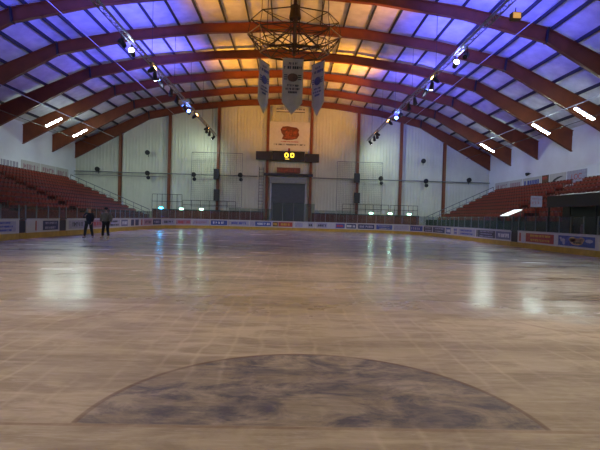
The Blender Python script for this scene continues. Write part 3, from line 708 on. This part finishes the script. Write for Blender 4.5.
# ------------------------------------------------------------------ stands
NR = 11
def stand(side):
    s = -1 if side == 'left' else 1
    fx = -17.7 if s < 0 else 17.6; dep = .92 if s < 0 else .80; rise = .41; z0 = .95
    xw = WL if s < 0 else WR
    y0, y1 = 16.0, 57.2
    m = MB()
    for i in range(NR):
        xa = fx+s*dep*i; xb = fx+s*dep*(i+1) if i < NR-1 else xw-s*.03
        struct(MB().bb(min(xa, xb), max(xa, xb), y0, y1, -.04, z0+rise*i), 'floor_terrace', M['terrace'])
    # front wall of the walkway
    xf = fx-s*.06
    m = MB().bb(min(xf, xf+s*.05), max(xf, xf+s*.05), y0, y1, -.04, 1.5 if s < 0 else 1.75)
    solo(m, 'stand_front_wall', M['wood' if s < 0 else 'green'], ('red-brown' if s < 0 else 'dark green')+' low front wall of the %s stand' % side, 'low wall')
    aisles = (30.2, 40.5) if s < 0 else (28.0, 40.2)
    seats = []
    for i in range(NR):
        x = fx+s*(dep*i+dep*.62); z = z0+rise*i; y = y0+.4
        while y < y1-.6:
            if not any(abs(y-a) < .80 for a in aisles):
                if not (s > 0 and i < 3 and (22 < y < 28.5 or 34.9 < y < 37.6)):
                    seats.append((x, y, z, i, s))
            y += .52
    # aisle steps
    for j, a in enumerate(aisles):
        m = MB()
        for i in range(NR-1):
            xa = fx+s*dep*i+s*dep*.5; m.bb(min(xa, xa+s*dep*.5), max(xa, xa+s*dep*.5), a-.5, a+.5, z0+rise*i, z0+rise*(i+.5))
        r = solo(m, 'aisle_steps', M['terrace'], '%s aisle of steps up the %s stand' % (('nearer', 'farther')[j], side), 'steps')
        m = MB()
        for i in range(NR-1):
            xa = fx+s*dep*i+s*dep*.5; m.bb(xa-.03, xa+.03, a-.48, a+.48, z0+rise*(i+.5), z0+rise*(i+.5)+.006)
        o = m.build('step_nosing', M['ltext'], r); o.matrix_parent_inverse = Matrix.Translation(-r.location)
    # end rail sloping down at the far end
    m = MB()
    top = Vector((fx+s*dep*(NR-.4), y1-.1, z0+rise*(NR-1)+1.1)); bot = Vector((fx-s*.1, y1-.1, 2.1))
    m.tube(top, bot, .05, 6); m.tube(top-Vector((0, 0, .5)), bot-Vector((0, 0, .5)), .035, 6)
    for k in range(NR):
        q = bot.lerp(top, k/(NR-1)); m.tube(q-Vector((0, 0, 1.08)), q, .03, 5)
    solo(m, 'end_handrail', M['pipe'], 'sloping grey handrail down the far end of the %s stand' % side, 'handrail')
    m = MB()
    for i in range(NR-1):
        xa = fx+s*dep*i+s*dep*.45; m.bb(min(xa, xa+s*dep*.4), max(xa, xa+s*dep*.4), y1-.55, y1-.15, z0+rise*i, z0+rise*i+.22)
    solo(m, 'end_kerb', M['pink'], 'row of pale pink step blocks at the far end of the %s stand' % side, 'step blocks')
    return seats
allseats = stand('left')+stand('right')
def seat_parts():
    back = MB(); n = 6                       # curved back shell, seat faces local -x... +x is the rear
    vs = []
    for t in (0, .022):
        for j in range(4):
            for i in range(n+1):
                u = i/n-.5; z = .40+.42*j/3; vs.append((.10+.05*j/3-.05*(u*2)**2*1.0+t, u*(.45 if j < 3 else .40), z))
    R = n+1; fs = []
    for k in (0, 1):
        for j in range(3):
            for i in range(n):
                q = (k*4*R+j*R+i, k*4*R+j*R+i+1, k*4*R+(j+1)*R+i+1, k*4*R+(j+1)*R+i); fs.append(q if k == 0 else q[::-1])
    e = [i for i in range(R)]+[j*R+n for j in range(1, 4)]+[3*R+i for i in range(n-1, -1, -1)]+[j*R for j in (2, 1)]
    for a, b in zip(e, e[1:]+e[:1]): fs.append((b, a, 4*R+a, 4*R+b))
    back.add(vs, fs)
    pan = MB().box((-.06, 0, .50), (.05, .42, .36), Matrix.Rotation(-.18, 3, 'Y')).box((-.09, 0, .67), (.08, .42, .05))
    leg = MB().bb(0, .06, -.18, -.14, 0, .45).bb(0, .06, .14, .18, 0, .45).bb(-.10, .12, -.20, .20, .40, .44)
    return back, pan, leg
bk, pn, lg = seat_parts()
def near_key(q): return math.hypot(q[0], q[1]) if True else 0
def vis(q):
    v = W2C @ Vector((q[0], q[1], q[2]+.7-H)); 
    return v.z < 0 and -10 < 300+450*v.x/-v.z < 610
visible = sorted([q for q in allseats if vis(q)], key=near_key)
indiv = visible[:300]; rest = [q for q in allseats if q not in set(indiv)]
rest = [q for q in rest if q[1] > 22]
proto = None
rown = ['lowest', 'second', 'third', 'fourth', 'fifth', 'sixth', 'seventh', 'eighth', 'ninth', 'tenth', 'topmost']
for (x, y, z, i, s) in indiv:
    side = 'left' if s < 0 else 'right'
    if proto is None:
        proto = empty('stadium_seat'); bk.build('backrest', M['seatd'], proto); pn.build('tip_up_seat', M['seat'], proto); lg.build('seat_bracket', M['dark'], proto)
        o = proto
    else: o = copy_tree(proto)
    o.location = (x, y, z); o.rotation_euler = (0, 0, 0 if s > 0 else PI)
    tag(o, 'red tip-up plastic seat in the %s row of the %s stand' % (rown[i], side), 'stadium seat', 'red seats, %s row, %s stand' % (rown[i], side))
for s, side in ((-1, 'left'), (1, 'right')):
    for part, mm in ((0, 'seatd'),):
        m = MB()
        for (x, y, z, i, ss) in rest:
            if ss != s: continue
            for src in (bk, lg):
                m.add([(x+s*a, y+s*b, z+c) for a, b, c in src.v], src.f)
        m2 = MB()
        for (x, y, z, i, ss) in rest:
            if ss != s: continue
            m2.add([(x+s*a, y+s*b, z+c) for a, b, c in pn.v], pn.f)
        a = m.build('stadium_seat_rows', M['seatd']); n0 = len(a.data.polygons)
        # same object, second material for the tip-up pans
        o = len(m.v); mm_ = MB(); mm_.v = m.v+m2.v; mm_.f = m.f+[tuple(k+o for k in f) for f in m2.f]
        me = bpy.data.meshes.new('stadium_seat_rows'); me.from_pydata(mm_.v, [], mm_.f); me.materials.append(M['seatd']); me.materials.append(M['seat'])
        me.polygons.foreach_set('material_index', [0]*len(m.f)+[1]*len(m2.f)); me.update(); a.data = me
        tag(a, 'the farther rows of red seats in the %s stand, beyond the nearest ones' % side, 'stadium seats', None, 'stuff'); recenter(a)

# wall adverts above the top row
def wall_ad(s, y0, y1, z0, z1, bg, content, label, seed):
    x = (WL+.06) if s < 0 else (WR-.06)
    r = empty('wall_advert', (x, (y0+y1)/2, z0), PI/2 if s < 0 else -PI/2, label=label, cat='wall advert', group='adverts over the top rows')
    w = (y1-y0)/2-.05; h = z1-z0
    MB().bb(-w, w, -.0, .05, 0, h).build('sign_panel', M[bg], r)
    if content[0] == 'rows':
        m = MB()
        for k in range(content[2]): marks(m, -w*.8, w*.8, h*((k+.25)/content[2]), h*.5/content[2], 0, seed+k)
        m.build('lettering', M[content[1]], r)
    elif content[0] == 'text':
        cu = bpy.data.curves.new('t', 'FONT'); cu.body = content[2]; cu.size = h*.62; cu.extrude = .006; cu.align_x = 'CENTER'
        o = bpy.data.objects.new('t', cu); me = bpy.data.meshes.new_from_object(o); bpy.data.objects.remove(o)
        me.name = 'lettering'; me.materials.append(M[content[1]]); o = bpy.data.objects.new('lettering', me); C.objects.link(o); o.parent = r; o.rotation_euler = (PI/2, 0, 0); o.location = (0, -.008, h*.3)
    elif content[0] == 'swoosh':
        m = MB(); pts_ = [(-.9, .30), (-.5, .55), (0, .68), (.5, .74), (.9, .70), (.5, .62), (0, .50), (-.3, .40), (-.5, .28), (-.7, .18)]
        m.prism([(a*w*.8, -.012, b*h) for a, b in pts_], (0, .012, 0)); m.build('logo', M[content[1]], r)
za, zb2 = 5.55, 6.95
for a, b, bg, ct, lab in ((40.6, 43.6, 'lilac', ('text', 'rtext', 'LOC'), 'pale wall advert with large red letters LOC, right picture edge'), (43.7, 46.6, 'white', ('swoosh', 'dtext'), 'white wall advert with black swoosh over right stand'),
                          (46.7, 48.0, 'brownbox', ('rows', 'rtext', 2), 'small brown wall advert over right stand'), (48.1, 52.0, 'white', ('rows', 'btext', 1), 'white wall advert with blue line, right stand, beneath small lamp'),
                          (52.1, 55.2, 'white', ('rows', 'pink', 1), 'white wall advert with faint pink lines over right stand'), (55.3, 59.0, 'white', ('rows', 'pink', 1), 'white wall advert with faint pinkish line at end of right stand')):
    wall_ad(1, a, b, za, zb2-.15, bg, ct, lab, int(a*3))
for a, b, bg, ct, lab in ((39.5, 44.8, 'lilac', ('rows', 'dtext', 1), 'pale wall advert with black box at left picture edge'), (44.9, 48.6, 'sidewall', ('rows', 'lilac', 1), 'blank-looking pale wall advert behind brown case, left stand'),
                          (48.7, 52.4, 'white', ('rows', 'pink', 1), 'white wall advert with faint pink lettering over left stand'), (52.5, 55.8, 'white', ('rows', 'pink', 1), 'white wall advert with small reddish lettering over left stand'),
                          (55.9, 59.0, 'white', ('rows', 'pink', 1), 'white wall advert at the far end over left stand')):
    wall_ad(-1, a, b, za, zb2, bg, ct, lab, int(a*5))
# smooth lining panel on the left wall
solo(MB().bb(WL, WL+.05, 36, 45.6, 7.1, 10.2), 'wall_lining_panel', M['sidewall'], 'large smooth pale panel on the left wall at picture edge', 'wall panel')
solo(MB().bb(WR-.05, WR, 36, 43.5, 7.1, 10.2), 'wall_lining_panel', M['sidewall'], 'large smooth pale panel on the right wall at picture edge', 'wall panel')
# brown case at the back of the left stand
p = at(14.3, 171, 43.5)
r = empty('upright_case', (-28.35, 43.6, 5.05), label='brown and black upright case at the back of left stand', cat='case')
MB().bb(-.2, .25, -.28, .28, .0, .95).build('case_body', M['brownbox'], r); MB().bb(-.2, .2, -.22, .22, .95, 1.25).build('case_top', M['black'], r)
# small lamps on side walls/ends
r = empty('wall_lamp', (WR-.3, 50.3, 7.25), label='small dark lamp on the right wall above the white adverts', cat='wall lamp')
MB().tube((.1, 0, 0), (-.25, 0, -.1), .12, 10, .2).build('lamp_head', M['dark'], r); MB().tube((0, 0, 0), (.3, 0, 0), .04, 6).build('bracket', M['dark'], r)

# players' bench shelter on the right
r = empty('bench_shelter', (16.55, 24.4, -.04), label='long black roofed bench shelter before the right stand', cat='shelter')
MB().prism([(-.5, -3.4, 3.35), (.95, -3.4, 3.55), (.95, -3.4, 2.75), (-.5, -3.4, 2.65)], (0, 6.7, 0)).build('roof', M['black'], r)
m = MB()
for y in (-3.3, -1.1, 1.1, 3.2): P = MB().bb(-.45, -.37, y-.04, y+.04, 0, 2.66).build('post', M['dark'], r)
MB().bb(.50, .56, -3.4, 3.3, 0, 2.7).build('back_panel', M['black'], r)
MB().bb(.1, .48, -3.2, 3.1, .95, 1.0).bb(.2, .4, -3.1, -3.0, 0, .95).bb(.2, .4, 2.9, 3.0, 0, .95).build('bench', M['darkgrey'], r)
for k, y in enumerate((23.0, 24.1, 25.4, 26.4)):
    solo(MB().tube((16.84, y, .961), (16.84, y, 1.55), .14, 10, .10).tube((16.84, y, 1.55), (16.84, y, 1.62), .10, 10, .05), 'kit_bag', M['greyblue' if k % 2 else 'pink'], ('dim grey-blue' if k % 2 else 'dim pinkish')+' kit bag on the bench, %s' % ('near end', 'beside the nearest', 'third along', 'far end')[k], 'bag', smooth=False)
# self-glowing stair canopy standing in for stairway light, and poster, right stand
r = empty('stair_canopy', (18.0, 36.1, 1.7), label='self-glowing white sloping stair canopy behind the right screens', cat='canopy')
MB().prism([(-.55, -.6, .45), (.6, -.6, .95), (.6, -.6, 1.0), (-.55, -.6, .50)], (0, 1.3, 0)).build('canopy_sheet', M['glowroof'], r)
m = MB()
for y in (-.5, .6): m.bb(-.33, -.27, y-.03, y+.03, -.75, .53).bb(.50, .56, y-.03, y+.03, -.34, .90)
m.build('post', M['dark'], r)
r = empty('stand_poster', (20.1, 36.2, 2.6), -.35, label='small pale square poster above the white stair canopy', cat='poster')
MB().bb(-.42, .42, -.03, .03, .35, 1.25).build('poster_sheet', M['lilac'], r); MB().bb(-.03, .03, .03, .09, -.42, 1.2).build('post', M['dark'], r)
m = marks(MB(), -.3, .3, .95, .15, -.03, 61); marks(m, -.35, .3, .6, .2, -.03, 62); m.build('lettering', M['pink'], r)

# ------------------------------------------------------------------ skaters
def skin(name, V, E, R, m, parent=None, sub=2):
    me = bpy.data.meshes.new(name); me.from_pydata(V, E, []); o = bpy.data.objects.new(name, me); C.objects.link(o)
    md = o.modifiers.new('s', 'SKIN'); sv = me.skin_vertices[0].data
    for i, q in enumerate(R): sv[i].radius = q if isinstance(q, tuple) else (q, q)
    sv[0].use_root = True
    sb_ = o.modifiers.new('u', 'SUBSURF'); sb_.levels = sub; sb_.render_levels = sub
    dg = bpy.context.evaluated_depsgraph_get(); nm_ = bpy.data.meshes.new_from_object(o.evaluated_get(dg)); o.modifiers.clear(); o.data = nm_
    nm_.name = name; nm_.materials.clear(); nm_.materials.append(m); nm_.shade_smooth()
    if parent: o.parent = parent
    return o
def hull(name, V, R, m, parent, sub=2): return skin(name, V, [(i, i+1) for i in range(len(V)-1)], R, m, parent, sub)
def person(loc, rz, label, J, coat, trousers, hairm, skatem, hat=False, long_coat=False):
    # J: dict of joints in metres, z up, facing -y
    k = ['pelvis', 'waist', 'chest', 'neck', 'chin', 'head', 'crown', 'shL', 'elL', 'wrL', 'haL', 'shR', 'elR', 'wrR', 'haR', 'hiL', 'knL', 'anL', 'toL', 'hiR', 'knR', 'anR', 'toR']
    ix = {n: i for i, n in enumerate(k)}
    E = [('pelvis', 'waist'), ('waist', 'chest'), ('chest', 'neck'), ('neck', 'chin'), ('chin', 'head'), ('head', 'crown')]
    for q in 'LR': E += [('chest', 'sh'+q), ('sh'+q, 'el'+q), ('el'+q, 'wr'+q), ('wr'+q, 'ha'+q), ('pelvis', 'hi'+q), ('hi'+q, 'kn'+q), ('kn'+q, 'an'+q), ('an'+q, 'to'+q)]
    rad = dict(pelvis=(.12, .085), waist=(.11, .08), chest=(.14, .09), neck=.055, chin=.068, head=(.082, .095), crown=.065)
    for q in 'LR': rad.update({'sh'+q: .062, 'el'+q: .042, 'wr'+q: .028, 'ha'+q: (.035, .018), 'hi'+q: .085, 'kn'+q: .058, 'an'+q: .04, 'to'+q: .035})
    b = skin('person', [J[n] for n in k], [(ix[a], ix[c]) for a, c in E], [rad[n] for n in k], M['skin'])
    b.scale = (1.03, 1.03, 1.03); b.location = loc; b.rotation_euler = (0, 0, rz); tag(b, label, 'person', 'two skaters by the left boards')
    V = lambda n: Vector(J[n])
    # fingers and thumb
    m = MB()
    for q, s in (('L', 1), ('R', -1)):
        h = V('ha'+q); d = (h-V('wr'+q)).normalized(); sd = Vector((0, 1, 0)) if abs(d.y) < .8 else Vector((1, 0, 0))
        for i, ln in enumerate((.055, .065, .06, .045)):
            a = h+sd*(i-1.5)*.018+d*.01; c = a+d*ln*.6; m.tube(a, c, .009, 6, .008); m.tube(c, c+(d*.7+Vector((-s*.6, 0, 0)))*ln*.5, .008, 6, .006)
        m.tube(h-d*.03+sd*-.03, h+sd*-.05+d*.025, .010, 6, .008)
    m.build('fingers', M['skin'], b, smooth=True)
    # face: nose, eyes, ears, mouth
    hd = V('head')
    MB().add([hd+Vector(p_) for p_ in ((-.014, -.09, -.02), (.014, -.09, -.02), (0, -.088, .03), (0, -.118, -.015))], [(0, 1, 3), (1, 2, 3), (2, 0, 3), (0, 2, 1)]).build('nose', M['skin'], b)
    m = MB(); m.box(hd+Vector((-.032, -.088, .022)), (.022, .012, .01)).box(hd+Vector((.032, -.088, .022)), (.022, .012, .01)); m.build('eyes', M['dtext'], b)
    MB().box(hd+Vector((0, -.085, -.05)), (.045, .012, .009)).build('mouth', M['rtext'], b)
    m = MB().tube(hd+Vector((.078, 0, 0)), hd+Vector((.092, .008, .0)), .026, 8).tube(hd+Vector((-.078, 0, 0)), hd+Vector((-.092, .008, 0)), .026, 8); m.build('ears', M['skin'], b)
    # hair or hat
    if hat: MB().ell(hd+Vector((0, .012, .055)), (.105, .115, .085)).build('knit_hat', M['hatm'], b, smooth=True)
    if hat: MB().ell(hd+Vector((0, .045, -.02)), (.082, .062, .07)).build('hair', hairm, b, smooth=True)
    else: MB().ell(hd+Vector((0, .022, .045)), (.092, .098, .072)).ell(hd+Vector((0, .06, -.05)), (.07, .05, .12)).build('hair', hairm, b, smooth=True)
    # clothing
    CV = [tuple(V('pelvis')+Vector((0, 0, -.04))), J['waist'], J['chest'], tuple(V('neck').lerp(V('chest'), .45))]; CE = [(0, 1), (1, 2), (2, 3)]
    CR = [(.22, .16) if long_coat else (.185, .145), (.22, .16) if long_coat else (.165, .135), (.24, .16) if long_coat else (.18, .14), .09]
    n0 = 4
    for q in 'LR':
        CV += [J['sh'+q], J['el'+q], tuple(V('wr'+q).lerp(V('el'+q), .08))]; CE += [(2, n0), (n0, n0+1), (n0+1, n0+2)]; CR += [.105 if long_coat else .085, .078 if long_coat else .06, .055 if long_coat else .045]; n0 += 3
    skin('jacket', CV, CE, CR, coat, b)
    if long_coat: MB().ell(V('pelvis')+Vector((0, 0, -.07)), (.235, .165, .10)).build('jacket_hem', M['blackc'], b, smooth=True)
    CV = [tuple(V('pelvis')+Vector((0, 0, .05)))]; CE = []; CR = [(.17, .13)]; n0 = 1
    for q in 'LR':
        CV += [J['hi'+q], J['kn'+q], tuple(V('an'+q)+Vector((0, 0, .04)))]; CE += [(0, n0), (n0, n0+1), (n0+1, n0+2)]; CR += [.115, .085, .07]; n0 += 3
    skin('trousers', CV, CE, CR, trousers, b)
    for q in 'LR':
        a, t = V('an'+q), V('to'+q)
        sk = hull('skate_boot', [a+Vector((0, .0, .09)), a+Vector((0, .02, -.03)), t+Vector((0, 0, .0))], [.058, .056, .042], skatem, b)
        d = (t-a); d.z = 0; d.normalize(); c = (a+t)/2; c.z = .0
        rot = Matrix.Rotation(math.atan2(d.y, d.x), 3, 'Z')
        MB().box((c.x, c.y, .018), (.27, .005, .036), rot).box((c.x-d.x*.08, c.y-d.y*.08, .05), (.03, .03, .05), rot).box((c.x+d.x*.07, c.y+d.y*.07, .05), (.03, .03, .05), rot).build('skate_blade', M['blade'], sk)
    return b
J1 = dict(pelvis=(0, 0, .98), waist=(0, 0, 1.14), chest=(.01, 0, 1.36), neck=(.01, -.01, 1.50), chin=(.01, -.02, 1.555), head=(.01, -.025, 1.635), crown=(.01, -.015, 1.70),
          shL=(.19, 0, 1.41), elL=(.25, -.03, 1.15), wrL=(.20, -.14, .93), haL=(.18, -.18, .86), shR=(-.17, 0, 1.41), elR=(-.26, -.05, 1.17), wrR=(-.13, -.22, 1.28), haR=(-.08, -.24, 1.34),
          hiL=(.10, 0, .93), knL=(.15, -.02, .53), anL=(.20, .02, .14), toL=(.24, -.13, .11), hiR=(-.10, 0, .93), knR=(-.17, -.03, .53), anR=(-.22, .02, .14), toR=(-.27, -.13, .11))
J2 = dict(pelvis=(0, 0, .99), waist=(0, 0, 1.15), chest=(0, .0, 1.38), neck=(0, -.01, 1.53), chin=(0, -.02, 1.58), head=(0, -.025, 1.66), crown=(0, -.015, 1.73),
          shL=(.21, 0, 1.43), elL=(.31, .03, 1.18), wrL=(.30, -.06, .96), haL=(.31, -.09, .89), shR=(-.21, 0, 1.43), elR=(-.31, .03, 1.18), wrR=(-.30, -.06, .96), haR=(-.31, -.09, .89),
          hiL=(.10, 0, .94), knL=(.13, -.04, .54), anL=(.15, .02, .14), toL=(.16, -.15, .11), hiR=(-.10, 0, .94), knR=(-.15, -.03, .54), anR=(-.20, .02, .14), toR=(-.28, -.12, .11))
person((-11.46, 26.1, 0), .1, 'slim skater in dark clothes standing with one arm raised, left of the pair', J1, M['navyc'], M['navyc'], M['hair'], M['skate'])
person((-10.57, 26.3, 0), -.15, 'skater in khaki jacket, black hat and black trousers, right of the pair', J2, M['khaki'], M['blackc'], M['hatm'], M['wskate'], hat=True, long_coat=True)

# ------------------------------------------------------------------ world and view
w = bpy.data.worlds.new('hall_air'); S.world = w; w.use_nodes = True
w.node_tree.nodes['Background'].inputs[0].default_value = (.02, .02, .03, 1); w.node_tree.nodes['Background'].inputs[1].default_value = .0
S.view_settings.view_transform = 'Standard'; S.view_settings.look = 'None'; S.view_settings.gamma = 1; S.view_settings.exposure = 0
